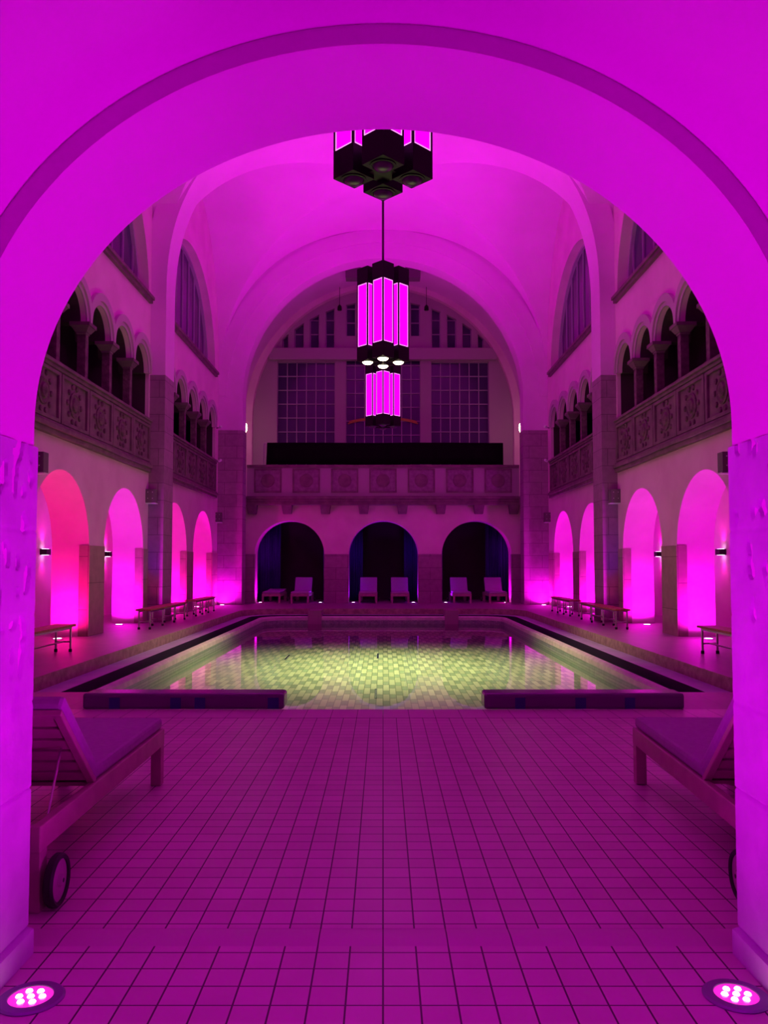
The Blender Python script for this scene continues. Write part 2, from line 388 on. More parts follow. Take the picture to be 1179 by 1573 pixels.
# ------------------------------------------------------------------ side walls, aisles, galleries
def loggia_outline(c):
    pts = [(c - 3.68, 3.9), (c - 3.68, 6.45)]
    for k in range(5):
        cx = c - 3.68 + 1.472*(k + .5)
        pts += arc(cx, 6.45, .6, .6, 16)
    return pts + [(c + 3.68, 6.45), (c + 3.68, 3.9)]
def niche_outline(c, o0, o1, sgn):
    a, d = (c + o0, c + o1) if sgn > 0 else (c - o1, c - o0)
    m = (a + d)/2
    return [(a, 0)] + arc(m, SPR, (d - a)/2, RAD, 28) + [(d, 0)]
for s in (-1, 1):
    fn = lambda u, v, w, s=s: (s*(XW + w), u, v)
    holes = []
    for c, o0, o1 in BAYS:
        holes += [niche_outline(c, o0, o1, -1), niche_outline(c, o0, o1, 1), loggia_outline(c), arc(c, 8.45, 3.55, 3.2, 40)]
    holes = [[(u, v if v > 1e-6 else -.06) for u, v in h] for h in holes]
    b = MB().panel([(YF, -.35), (Y_END + .02, -.35), (Y_END + .02, 14.3), (YF, 14.3)], holes, fn, 0, .1)
    b.panel([(YF, 8.2), (Y_END + .02, 8.2), (Y_END + .02, 14.3), (YF, 14.3)], [h for h in holes if h[0][1] > 8], fn, .1, TW)
    b.panel([(YF, -.35), (Y_END + .02, -.35), (Y_END + .02, 3.86), (YF, 3.86)], [h for h in holes if h[0][1] < 0], fn, .1, TW)
    structure(MB().panel([(YF, 3.86), (Y_END + .02, 3.86), (Y_END + .02, 8.2), (YF, 8.2)], [[(u, max(v, 3.93)) for u, v in h] for h in holes if abs(h[0][1] - 3.9) < .01], fn, .102, TW).obj(f'wall_gallery_arches_{SIDE[s]}', M['dark']), f'shade-darkened inner face of the {SIDE[s]} gallery arches', 'wall')
    structure(b.obj(f'wall_{SIDE[s]}', M['plaster'], smooth=30), f'{SIDE[s]} side wall of the hall with round arches, galleries and half-round windows', 'wall')
    b = MB().box(s*8.1, s*8.35, YF, 34, -.1, 3.75)
    structure(b.obj(f'wall_aisle_{SIDE[s]}', M['plaster']), f'back wall of the {SIDE[s]} aisle behind the round arches', 'wall')
    b = MB().box(s*(XW+TW-.02), s*8.2, YF, 34, 3.62, 3.88); 
    structure(b.obj(f'ceiling_aisle_{SIDE[s]}', M['plaster']), f'flat ceiling over the {SIDE[s]} aisle', 'ceiling')
    b = MB().box(s*(XW+TW-.02), s*8.2, YF, 34, 8.0, 8.2)
    structure(b.obj(f'ceiling_gallery_{SIDE[s]}', M['dark']), f'shade-darkened ceiling of the {SIDE[s]} upper gallery', 'ceiling')
    structure(MB().box(s*8.1, s*8.35, YF, 34, 3.76, 9.2).obj(f'wall_gallery_{SIDE[s]}', M['dark']), f'shade-darkened back wall of the {SIDE[s]} upper gallery', 'wall')
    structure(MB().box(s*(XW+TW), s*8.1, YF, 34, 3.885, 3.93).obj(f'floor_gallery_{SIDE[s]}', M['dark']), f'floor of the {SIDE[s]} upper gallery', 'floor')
    # dado blocks on the arch piers
    b = MB()
    edges = [YF]
    for c, o0, o1 in BAYS:
        edges += [c - o1, c - o0, c + o0, c + o1]
    edges += [Y_END]
    for i in range(0, len(edges), 2):
        y0, y1 = edges[i], edges[i+1]
        b.box(s*(XW - .015), s*(XW + .2), y0 - .012, y1 + (.012 if i < len(edges)-2 else 0), 0, 1.88)
    structure(b.obj(f'baseboard_{SIDE[s]}', M['stone_side']), f'stone dado blocks between the {SIDE[s]} arches', 'dado')

# pilasters and transverse ribs
n_trim = 6
for Y in PIL:
    for s in (-1, 1):
        b = MB().box(s*5.7, s*(XW + .05), Y - .45, Y + .45, 0, Z_IMP).box(s*5.68, s*(XW+.05), Y - .47, Y + .47, 0, .12)
        structure(b.obj(f'trim_{n_trim}', M['stone']), f'stone pilaster on the {SIDE[s]} wall, {["nearest", "middle", "farther"][PIL.index(Y)]} one', 'pilaster'); n_trim += 1
    ri = [(-5.7, Z_IMP)] + sarc(8.55, 5.7, 5.36) + [(5.7, Z_IMP)]
    ro = [(-6.3, Z_IMP)] + sarc(8.55, 6.3, 6.0) + [(6.3, Z_IMP)]
    b = MB().ring(ri, ro, lambda u, v, w: (u, w, v), Y - .45, Y + .45)
    structure(b.obj(f'trim_{n_trim}', M['vault'], smooth=30), f'plaster rib arch across the vault, {["nearest", "middle", "farther"][PIL.index(Y)]} one', 'rib'); n_trim += 1

# groin vaults
ZS, HV, HB, LB = 8.0, 6.0, 3.95, 4.2
def sup(t, n=2.2): return max(0, 1 - abs(t)**n)**(1/n)
def zA(x): return ZS + HV*sup(x/XW)
def zB(x, dy):
    return ZS + HV*sup(dy/LB)
def vault(c):
    rows = []; NR = 72
    for j in range(NR+1):
        dy = LB*math.sin(-PI/2 + PI*j/NR)
        lo, hi = 0, XW
        if zA(0) - zB(0, dy) <= 1e-9: xc = 1e-4
        else:
            for _ in range(50):
                m = (lo+hi)/2
                if zA(m) > zB(m, dy): lo = m
                else: hi = m
            xc = max(lo, 1e-4)
        xs = [XW - (XW - xc)*i/24 for i in range(25)]
        u0 = math.asin(min(1, xc/XW))
        xin = [XW*math.sin(u0*(1 - i/24)) for i in range(1, 25)]
        half = [(x, zB(x, dy)) for x in xs] + [(x, zA(x)) for x in xin]
        rows.append([(-x, c + dy, z) for x, z in half] + [(x, c + dy, z) for x, z in half[-2::-1]])
    return rows
for i, (c, a0, a1) in enumerate(((8.95, 0, 0), (17.35, 0, 0), (25.75, 0, 0))):
    b = MB().grid(vault(c))
    structure(b.obj('ceiling' if i == 0 else f'ceiling_{i+1}', M['vault'], smooth=20, recalc=False), f'groin vault over the {["near", "middle", "far"][i]} bay of the hall', 'ceiling')
b = MB().ring([(XW*math.sin(t), zA(XW*math.sin(t))) for t in [-PI/2 + PI*k/48 for k in range(49)]], [(7, 8), *[(7*math.sin(-PI/2 + PI*k/48), 8 + 6.6*math.cos(-PI/2 + PI*k/48)) for k in range(1, 48)], (7, 8)][0:0] + [(7*math.sin(-PI/2 + PI*k/48), 8 + 6.6*math.cos(-PI/2 + PI*k/48)) for k in range(49)], lambda u, v, w: (u, w, v), YF, 4.78)
structure(b.obj('ceiling_4', M['vault'], smooth=30), 'short barrel vault just behind the near arch', 'ceiling')

# ------------------------------------------------------------------ arcade columns, arch mouldings, parapets
ORD = ['first', 'second', 'third', 'fourth', 'fifth', 'sixth', 'seventh', 'eighth']
BAYN = {1: 'nearer', 2: 'farther'}
def column(s, Y, label):
    r = empty('gallery_column', (s*(XW + .10), Y, 5.24), label, 'column', 'carved columns of the upper galleries')
    MB().box(-.12, .12, -.12, .12, 0, .07).obj('base', M['trimstone'], r, bevel=.01)
    MB().box(-.09, .09, -.085, .085, .07, .98).obj('shaft', M['carved'], r, bevel=.012)
    b = MB().box(-.105, .105, -.105, .105, .98, 1.02)
    b.add([(x*w, y*w, z) for w, z in ((.12, 1.02), (.19, 1.13)) for x, y in ((-1, -1), (1, -1), (1, 1), (-1, 1))], [(0, 1, 5, 4), (1, 2, 6, 5), (2, 3, 7, 6), (3, 0, 4, 7), (3, 2, 1, 0), (4, 5, 6, 7)])
    b.box(-.21, .21, -.21, .21, 1.13, 1.21)
    b.obj('capital', M['trimstone'], r, bevel=.008)
for bi in (1, 2):
    c = BAYS[bi][0]
    for s in (-1, 1):
        for k in range(1, 5):
            column(s, c - 3.68 + 1.472*k, f'{ORD[4-k]} carved stone column from the far end of the {SIDE[s]} gallery, {BAYN[bi]} bay')
        # mouldings
        mo = empty('arch_moulding', (s*XW, c, 6.45), f'row of five stepped round arch mouldings over the {SIDE[s]} gallery, {BAYN[bi]} bay', 'moulding', 'gallery arch mouldings')
        for k in range(5):
            cx = -3.68 + 1.472*(k + .5)
            for r0, r1, dd in ((.6, .69, .035), (.69, .86, .08)):
                i_, o_ = arc(cx, 0, r0, r0, 24), arc(cx, 0, r1, r1, 24)
                cl = lambda P: [(min(cx + .735, max(cx - .735, u)), v) for u, v in P]
                MB().ring(cl(i_), cl(o_), lambda u, v, w, s=s: (s*w, u, v), -dd, -.001).obj('arch_ring', M['niche'], mo)
        # parapet
        pa = empty('parapet', (s*XW, c, 3.86), f'dark carved stone parapet under the {SIDE[s]} gallery arches, {BAYN[bi]} bay', 'parapet', 'carved gallery parapets')
        L = 3.66
        MB().box(s*-.02, s*.30, -L, L, .04, 1.25).obj('backing', M['trimstone'], pa)
        b = MB()
        for z0, z1, d in ((0, .10, .10), (.10, .19, .14), (.19, .25, .09)): b.box(-s*d, s*.1, -L, L, z0, z1)
        b.obj('cornice', M['trimstone'], pa, bevel=.012)
        b = MB()
        for z0, z1, d in ((1.24, 1.31, .08), (1.31, 1.38, .12)): b.box(-s*d, s*.34, -L, L, z0, z1)
        b.obj('top_rail', M['trimstone'], pa, bevel=.012)
        for k in range(5):
            y0 = -L + k*2*L/5; y1 = y0 + 2*L/5; w = s*-.05
            pn = MB()
            for a0, a1, z0, z1 in ((y0+.02, y0+.12, .27, 1.22), (y1-.12, y1-.02, .27, 1.22), (y0+.12, y1-.12, .27, .34), (y0+.12, y1-.12, 1.15, 1.22)):
                pn.box(w - s*.02, s*.0, a0, a1, z0, z1)
            p = pn.obj('panel_frame', M['trimstone'], pa, bevel=.008)
            m_ = MB(); ym = (y0+y1)/2
            m_.lathe([(.25, 0), (.25, .025), (.21, .035), (.19, .02), (.15, .02), (.13, .05), (.06, .07), (.0001, .075)], n=24, axis='X')
            for q in range(10):
                t = 2*PI*q/10
                m_.lathe([(.06, 0), (.05, .03), (.0001, .04)], (0, .34*math.cos(t), .36*math.sin(t)), 8, 'X')
            if s > 0: m_.v = [(-x, y, z) for x, y, z in m_.v]
            m_.v = [(x - s*.02, y + ym, z + .745) for x, y, z in m_.v]
            m_.obj('relief_medallion', M['carved'], p, smooth=40)
        for k in range(6):
            pass
# impost capitals at the bay ends of the galleries

# ------------------------------------------------------------------ half-round side windows
wn = 1
for bi in (0, 1, 2):
    c = BAYS[bi][0]
    for s in (-1, 1):
        wr = empty(f'window_{wn}', (s*(XW + .32), c, 8.45), f'half-round upper window with vertical bars, {SIDE[s]} wall, {["near", "middle", "far"][bi]} bay', 'window', None, 0, 'structure'); wn += 1
        out = arc(0, 0, 3.56, 3.21, 40)
        MB().panel(out, [], lambda u, v, w, s=s: (s*w, u, v), .03, .05).obj('glass', M['glass'], wr)
        b = MB()
        for k in range(-4, 5):
            y = k*.80; h = 3.2*math.sqrt(max(0, 1 - (y/3.55)**2))
            
            b.box(-s*.012, s*.03, y - .016, y + .016, 0, h)
        b.ring(arc(0, 0, 3.47, 3.12, 40), arc(0, 0, 3.58, 3.23, 40), lambda u, v, w, s=s: (s*w, u, v), -.06, .03)
        b.obj('window_frame', M['winframe'], wr)
        b = MB()
        for z0, z1, d in ((-.16, -.08, .09), (-.08, .0, .14)): b.box(s*(-.32 - d), s*.0, -3.62, 3.62, z0, z1)
        b.obj('window_sill', M['trimstone'], wr)

# ------------------------------------------------------------------ far end: arch, recess, balcony, window wall
ZE = 7.72
out = [(-6.9, -.3), (-5.2, -.3)] + arc(0, ZE, 5.2, 5.2, 72) + [(5.2, -.3), (6.9, -.3), (6.9, 14.6), (-6.9, 14.6)]
structure(MB().panel(out, [], lambda u, v, w: (u, w, v), Y_END, 30.65).obj('wall_end_arch', M['vault'], smooth=30), 'wide plaster arch closing the far end of the hall', 'arch')
b = MB().ring(arc(0, ZE, 5.80, 5.80, 72), arc(0, ZE, 6.3, 6.3, 72), lambda u, v, w: (u, w, v), Y_END - .045, Y_END + .02)
structure(b.obj(f'trim_{n_trim}', M['vault'], smooth=30), 'slim raised band around the far arch', 'moulding'); n_trim += 1
for s in (-1, 1):
    b = MB().box(s*5.18, s*6.12, Y_END - .02, 30.67, 0, Z_IMP).box(s*5.17, s*6.12, Y_END - .03, 30.67, 0, .12)
    structure(b.obj(f'trim_{n_trim}', M['stone']), f'block-built stone pier under the {SIDE[s]} foot of the far arch', 'pier'); n_trim += 1
YB = 31.2
def end_arch(cx): return [(cx - 1.335, 0)] + arc(cx, SPR, 1.335, 1.31, 32) + [(cx + 1.335, 0)]
ECX = (-3.585, .015, 3.585)
b = MB().panel([(-6.2, -.3), (6.2, -.3), (6.2, 4.0), (-6.2, 4.0)], [[(u, v if v > 1e-6 else -.06) for u, v in end_arch(c)] for c in ECX], lambda u, v, w: (u, w, v), YB, YB + .75)
structure(b.obj('wall_back_lower', M['plaster'], smooth=30), 'far end wall with three round arches behind the pool', 'wall')
b = MB()
for a, c in ((-6.1, ECX[0]-1.335), (ECX[0]+1.335, ECX[1]-1.335), (ECX[1]+1.335, ECX[2]-1.335), (ECX[2]+1.335, 6.1)):
    b.box(a - .01, c + .01, YB - .015, YB + .2, 0, 1.87)
structure(b.obj('baseboard_back', M['stone']), 'stone dado between the three far arches', 'dado')
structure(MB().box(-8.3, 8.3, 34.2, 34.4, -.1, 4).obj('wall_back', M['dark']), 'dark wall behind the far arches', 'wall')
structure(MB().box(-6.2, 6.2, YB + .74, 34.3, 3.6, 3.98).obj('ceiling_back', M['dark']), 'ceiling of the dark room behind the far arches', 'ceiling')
structure(MB().box(-6.2, 6.2, YB + .1, 35.2, 3.99, 4.1).obj('floor_balcony', M['deck']), 'balcony floor above the far arches', 'floor')
# recess barrel
ri = [(-5.95, 4.0)] + arc(0, ZE, 5.95, 5.95, 72) + [(5.95, 4.0)]
ro = [(-6.3, 4.0)] + arc(0, ZE, 6.3, 6.3, 72) + [(6.3, 4.0)]
structure(MB().ring(ri, ro, lambda u, v, w: (u, w, v), 30.64, 35.3).obj('ceiling_recess', M['vault'], smooth=30), 'barrel vault over the far balcony', 'ceiling')
# window wall
WY = 35.0
lights = [(-4.59, -2.09, 4.6, 10.28, 6, 10), (-1.61, 1.62, 4.6, 10.75, 8, 10), (2.09, 4.59, 4.6, 10.28, 6, 10)]
def win_top(x): return 6.56 + math.sqrt(max(0, 6.43**2 - x*x))
uppers = []
for x0, x1 in ((-4.38, -4.12), (-3.86, -3.45), (-3.19, -2.78), (-2.51, -2.11)):
    uppers += [(x0, x1, 10.9), (-x1, -x0, 10.9)]
uppers += [(-1.61, -1.19, 11.41), (-.85, -.1, 11.41), (.1, .85, 11.41), (1.19, 1.61, 11.41)]
holes = [[(a, z0), (a, z1), (c, z1), (c, z0)] for a, c, z0, z1, *_ in lights]
upo = []
for a, c, z0 in uppers:
    ta, tc = win_top(a), win_top(c)
    upo.append([(a, z0), (a, max(ta, z0 + .1)), (c, max(tc, z0 + .1)), (c, z0)])
holes += upo
b = MB().panel([(-6.2, 4), (6.2, 4), (6.2, 14), (-6.2, 14)], holes, lambda u, v, w: (u, w, v), WY, WY + .5)
structure(b.obj('wall_window', M['winstone']), 'dim back wall of the far balcony with the big night window', 'wall')
b = MB().box(-4.92, 4.92, WY - .22, WY + .1, 10.32, 10.84)
structure(b.obj(f'trim_{n_trim}', M['winstone'], bevel=.02), 'thick stone transom across the far night window', 'transom'); n_trim += 1
b = MB().ring([(-5.62, 4.1)] + arc(0, ZE, 5.62, 5.75, 72) + [(5.62, 4.1)], [(-5.97, 4.1)] + arc(0, ZE, 5.97, 5.97, 72) + [(5.97, 4.1)], lambda u, v, w: (u, w, v), WY - .3, WY)
structure(b.obj(f'trim_{n_trim}', M['plaster'], smooth=30), 'stepped arch moulding around the far night window', 'moulding'); n_trim += 1
names = ['left', 'middle', 'right']
for i, (a, c, z0, z1, nc, nr) in enumerate(lights):
    wr = empty(f'window_{wn}', (0, WY + .2, 0), f'tall {names[i]} night window of small panes behind the balcony', 'window', None, 0, 'structure'); wn += 1
    MB().box(a, c, .03, .05, z0, z1).obj('glass', M['glass'], wr)
    b = MB()
    for k in range(nc+1):
        x = a + (c-a)*k/nc; b.box(x - .018, x + .018, -.03, .03, z0, z1)
    k = 0; z = z1
    while z > z0: b.box(a, c, -.028, .028, z - .018, z + .018); z -= .61
    b.obj('window_frame', M['winframe'], wr)
for i, q in enumerate(upo):
    xm = (q[0][0] + q[2][0])/2
    wr = empty(f'window_{wn}', (0, WY + .2, 0), f'narrow upper night window over the transom, {ORD[min(7, sorted(range(12), key=lambda t: upo[t][0][0]).index(i))] if sorted(range(12), key=lambda t: upo[t][0][0]).index(i) < 8 else ["ninth","tenth","eleventh","twelfth"][sorted(range(12), key=lambda t: upo[t][0][0]).index(i)-8]} from left', 'window', None, 0, 'structure'); wn += 1
    MB().panel(q, [], lambda u, v, w: (u, w, v), .03, .05).obj('glass', M['glass'], wr)
    b = MB(); z = q[0][1] + .62
    while z < max(q[1][1], q[2][1]): b.box(q[0][0], q[2][0], -.028, .028, z - .018, z + .018); z += .62
    for x in (q[0][0] + .02, q[2][0] - .02): b.box(x - .018, x + .018, -.03, .03, q[0][1], (q[1][1] if x < xm else q[2][1]))
    b.obj('window_frame', M['winframe'], wr)
# added arch of thin tubes, standing in for a reflection in the middle panes
b = MB(); 
for r in (2.05, 2.2): 
    pts = arc(0, 0, r, r*.32, 30)
    for p, q in zip(pts, pts[1:]):
      if abs(p[0]) < 1.56 and abs(q[0]) < 1.56: b.tube((p[0], 0, p[1]), (q[0], 0, q[1]), .035, 6)
ba = b.obj('arch_reflection', M['reflection_brown']); ba.location = (0, WY + .17, 7.15)
tag(ba, 'thin brown arch standing in for a reflection low in the middle night window', 'rail')

# balcony parapet
bal = empty('balcony_parapet', (0, 30.86, 3.4), 'long panelled balcony parapet above the three far arches', 'parapet')
MB().box(-5.18, 5.18, 0, .35, .62, 1.84).obj('backing', M['winstone'], bal)
b = MB()
for z0, z1, d in ((.34, .46, .02), (.46, .56, .06), (.56, .66, .10), (1.76, 1.86, .06)): b.box(-5.18, 5.18, -d, .34, z0, z1)
b.obj('cornice', M['trimstone'], bal, bevel=.012)
for k in range(7):
    cx = 1.46*(k - 3); p = MB()
    for x0, x1, z0, z1 in ((cx-.52, cx-.46, .80, 1.72), (cx+.46, cx+.52, .80, 1.72), (cx-.46, cx+.46, .80, .86), (cx-.46, cx+.46, 1.66, 1.72)):
        p.box(x0, x1, -.03, .01, z0, z1)
    p = p.obj('panel_frame', M['trimstone'], bal, bevel=.008)
    MB().box(cx-.46, cx+.46, -.004, .01, .86, 1.66).obj('carved_panel', M['relief'], p)
    m_ = MB()
    m_.lathe([(.26, 0), (.24, .03), (.2, .015), (.12, .03), (.0001, .05)], n=24, axis='X')
    m_.xf(Matrix.Translation((cx, 0, 1.26)) @ Matrix.Rotation(-PI/2, 4, 'Z')); m_.obj('rosette', M['trimstone'], p, smooth=40)
for x in (-5.0, -3.66, -2.2, -.74, .74, 2.2, 3.66, 5.0):
    b = MB().add([(x-.2, -.02, .34), (x+.2, -.02, .34), (x+.2, .34, .34), (x-.2, .34, .34), (x-.16, .12, 0), (x+.16, .12, 0), (x+.16, .34, 0), (x-.16, .34, 0), ],
                 [(0, 1, 2, 3), (4, 5, 6, 7), (0, 1, 5, 4), (1, 2, 6, 5), (2, 3, 7, 6), (3, 0, 4, 7)])
    b.obj('corbel', M['trimstone'], bal, bevel=.015)
# black cloth over the rail
rl = empty('balcony_rail', (0, 30.98, 5.26), 'slim metal rail on the far balcony carrying the black cloth', 'rail')
for x in (-4.56, -4.40, 4.50): MB().tube((x, 0, 0), (x, 0, .84), .02, 8).obj('post', M['steel'], rl)
MB().tube((-4.56, 0, .84), (4.5, 0, .84), .02, 8).obj('top_bar', M['steel'], rl)
N = 160; rows = []
for sg, dz in ((-1, 0), (1, 0)):
    pass
prof = [(-.06, .02), (-.055, .3), (-.05, .6), (-.035, .85), (0, .872), (.035, .85), (.05, .5), (.05, .25)]
for yo, z in prof:
    row = []
    for i in range(N+1):
        x = -4.43 + 9.02*i/N
        sw = (1 - z/.9)*(.018*math.sin(i*.55) + .012*math.sin(i*1.31 + 1))
        xx = x - (.03 if i == 0 else 0)*(1 - z)
        row.append((xx, yo + sw, z + .006*math.sin(i*.07)))
    rows.append(row)
cl = MB().grid(rows).obj('black_cloth', M['black'], smooth=60, recalc=False); cl.location = (0, 30.98, 5.26)
so = cl.modifiers.new('thick', 'SOLIDIFY'); so.thickness = .008
tag(cl, 'long black cloth hung over the far balcony rail', 'cloth')
# ------------------------------------------------------------------ chandeliers
def chandelier(Y, label, lit):
    ch = empty('chandelier', (0, Y, 5.9), label, 'chandelier', 'lantern chandeliers over the pool')
    S, T = .166, 2.05
    R45 = Matrix.Rotation(PI/4, 4, 'Z')
    for dx, dy in ((0, -.335), (-.335, 0), (.335, 0), (0, .335)):
        mt = Matrix.Translation((dx, dy, 0)) @ R45
        b = MB().box(-S, S, -S, S, 1.68, T).box(-S, S, -S, S, 0, .32)
        for x in (-1, 1):
            for y in (-1, 1): b.box(x*S, x*(S - .030), y*S, y*(S - .030), .32, 1.68)
        b.box(-.02, .02, -.02, .02, .32, 1.68)
        lan = b.xf(mt).obj('lantern', M['lantern'], ch, bevel=.004)
        for k in range(4):
            rk = Matrix.Rotation(PI/2*k, 4, 'Z'); w = S - .030
            p = MB().box(-w, w, S - .018, S - .010, .32, 1.68).xf(mt @ rk).obj('glass_panel', M['panel'], lan)
            e = MB()
            for x0, x1, z0, z1 in ((-w, -w+.010, .32, 1.68), (w-.010, w, .32, 1.68), (-w+.01, w-.01, .32, .335), (-w+.01, w-.01, 1.665, 1.68)):
                e.box(x0, x1, S - .010, S - .006, z0, z1)
            e.xf(mt @ rk).obj('edge_highlight', M['panel_edge'], lan)
        MB().lathe([(.145, 0), (.145, -.012), (.12, -.014), (.12, 0)], (dx, dy, 0), 24).obj('downlight_ring', M['lantern'], lan, smooth=40)
        MB().lathe([(.118, -.004), (.11, -.025), (.08, -.05), (.04, -.062), (.0005, -.065)], (dx, dy, 0), 20).obj('downlight_lens', M['bulb_on' if lit else 'bulb_off'], lan, smooth=60)
    MB().box(-.16, .16, -.16, .16, .05, 1.98).xf(R45).obj('core', M['lantern'], ch)
    MB().tube((0, 0, 1.95), (0, 0, 8.12), .025, 10).obj('rod', M['lantern'], ch, smooth=40)
    if lit:
        for dx, dy in ((0, -.335), (-.335, 0), (.335, 0), (0, .335)):
            lamp('chandelier_downlight', 'SPOT', (dx, Y + dy, 5.80), P_DOWN/4, WARM, (dx*4, Y + dy*2 - .3, 0), .08, 78, 1.0)
    lamp('vault_fill', 'SPOT', (.0, Y - .6, 8.0), P_UP/2, MAG, (0, Y - 1.2, 14), .2, 165, .8)  # pair added to light the vault, not lamps of the chandelier
    lamp('vault_fill', 'SPOT', (.0, Y + .6, 8.0), P_UP/2, MAG, (0, Y + 1.2, 14), .2, 165, .8)
chandelier(9.12, 'nearest lantern chandelier, unlit downlights, cut off by the near arch', False)
chandelier(17.55, 'middle lantern chandelier with four glowing boxes and lit downlights', True)
chandelier(25.9, 'farthest lantern chandelier, hanging low behind the middle one', False)

# ------------------------------------------------------------------ in-ground lights
def uplight(x, y, label, colour, power, target, r=.10, cone=110, group='small in-ground uplights', blend=.9):
    u = empty('ground_uplight', (x, y, 0), label, 'light', group)
    MB().lathe([(r*1.25, 0), (r*1.25, .006), (r*.95, .010), (r*.9, .004)], n=20).obj('bezel', M['ring'], u, smooth=40)
    MB().lathe([(r*.9, .003), (r*.85, .012), (.0005, .016)], n=20).obj('lens', M['upl'], u, smooth=40)
    lamp('uplight_beam', 'SPOT', (x, y, .06), power, colour, target, .05, cone, blend)
for bi, (c, o0, o1) in enumerate(BAYS):
    for s in (-1, 1):
        for q, (a, d) in enumerate(((c - o1, c - o0), (c + o0, c + o1))):
            col = HOT if (s < 0 and bi == 1 and q == 0) else ((1, 0, .62) if (s < 0 and bi == 2) else MAG)
            nm = f'glowing floor uplight in the {SIDE[s]} side arch, {ORD[bi*2 + q - 2]} visible arch from the camera'
            if bi == 0:      # the bay hidden beside the near arch: only its light matters
                lamp('uplight_beam', 'SPOT', (s*6.5, d - .55, .06), P_ARCH*.3, col, (s*6.46, d, 2.3), .05, 150, 1.0); continue
            uplight(s*6.5, d - .55, nm, col, P_ARCH*(.3 if bi == 0 else 1), (s*6.46, d, 2.3), .09, 150, blend=1.0)
for s in (-1, 1):
    uplight(s*5.84, Y_END - .30, f'floor uplight at the foot of the {SIDE[s]} far stone pier', (1, 0, 1), 210, (s*5.6, Y_END + -.02, 3.6), .09, 172, blend=1.0)
for i, c in enumerate(ECX):
    for s in (-1, 1):
        uplight(c + s*1.16, YB + .4, f'floor uplight inside the {names[i]} far arch, {SIDE[s]} jamb', (1, 0, 1) if (i, s) in ((0, -1), (2, 1)) else (.3, 0, 1), 130 if (i, s) in ((0, -1), (2, 1)) else 120, (c + s*1.30, YB + .4, 3.2), .07, 120, blend=1.0)
for s in (-1, 1):
    x, y = (-1.215, 2.885) if s < 0 else (1.225, 2.90)
    u = empty('pier_uplight', (x, y, 0), f'large round in-ground light with glowing beads by the {SIDE[s]} near pier', 'light', 'large in-ground lights by the near arch')
    MB().lathe([(.112, 0), (.112, .004), (.105, .009), (.075, .010), (.072, .004)], n=40).obj('bezel', M['ring'], u, smooth=30)
    MB().lathe([(.073, .002), (.073, .007), (.0005, .008)], n=36).obj('lens', M['led_lens'], u, smooth=40)
    for k in range(7):
        t = 2*PI*k/6; rr = 0 if k == 6 else .040
        MB().lathe([(.0125, .008), (.010, .013), (.0005, .016)], (rr*math.cos(t), rr*math.sin(t), 0), 12).obj('led_bead', M['led'], u, smooth=60)
    lamp('pier_beam', 'SPOT', (x, y, .06), P_PIER, (.92, 0, 1), (x - s*2.5, y, 1.9), .05, 84, 1.0)

for s in (-1, 1):   # narrow blue beam grazing the mid-hall pilasters
    lamp('pilaster_beam', 'SPOT', (s*5.88, 20.55, .06), 90, (.12, 0, 1), (s*5.9, 21.1, 2.1), .03, 26, 1.0)
    lamp('pilaster_beam', 'SPOT', (s*5.88, 20.55, .06), 12, (1, 0, .3), (s*5.9, 21.1, 1.0), .03, 30, 1.0)
# ------------------------------------------------------------------ aisle wall lamps
def aisle_lamp(s, Y, label):
    r = empty('wall_lamp', (s*8.1, Y, 1.78), label, 'lamp', 'black up-and-down lamps on the aisle walls')
    MB().box(-s*.16, 0, -.13, .13, -.07, .07).obj('body', M['rubber'], r, bevel=.006)
    for z in (-.072, .072): MB().box(-s*.13, -s*.03, -.09, .09, z - .003, z + .003).obj('lens', M['upl'], r)
    lamp('lamp_beam', 'SPOT', (s*7.98, Y, 1.90), 20, (1, 0, .5), (s*8.05, Y, 4), .04, 90, .9)
    lamp('lamp_beam', 'SPOT', (s*7.98, Y, 1.66), 14, (1, 0, .5), (s*8.05, Y, 0), .04, 90, .9)
for s in (-1, 1):
    for k, Y in enumerate((19.35, 23.75)):
        aisle_lamp(s, Y, f'black up-and-down wall lamp seen through the {ORD[k]} {SIDE[s]} arch')
# bright wall lamps beside the far window
for s in (-1, 1):
    r = empty('balcony_lamp', (s*5.6, 32.7, 7.0), f'bright white wall lamp on the {SIDE[s]} side of the far balcony', 'lamp', 'bright balcony wall lamps')
    MB().box(s*.0, s*.38, -.03, .03, -.12, -.08).obj('bracket', M['lantern'], r)
    MB().lathe([(.05, -.20), (.10, -.1), (.11, .0), (.09, .14), (.03, .2)], n=16).obj('glass_shade', M['wall_bulb'], r, smooth=60)
    MB().tube((0, 0, -.42), (0, 0, -.2), .02, 8, .045).obj('pendant_tip', M['wall_bulb'], r)
    lamp('balcony_lamp_light', 'POINT', (s*5.35, 32.5, 7.0), 9, (1, .6, .45), None, .1)

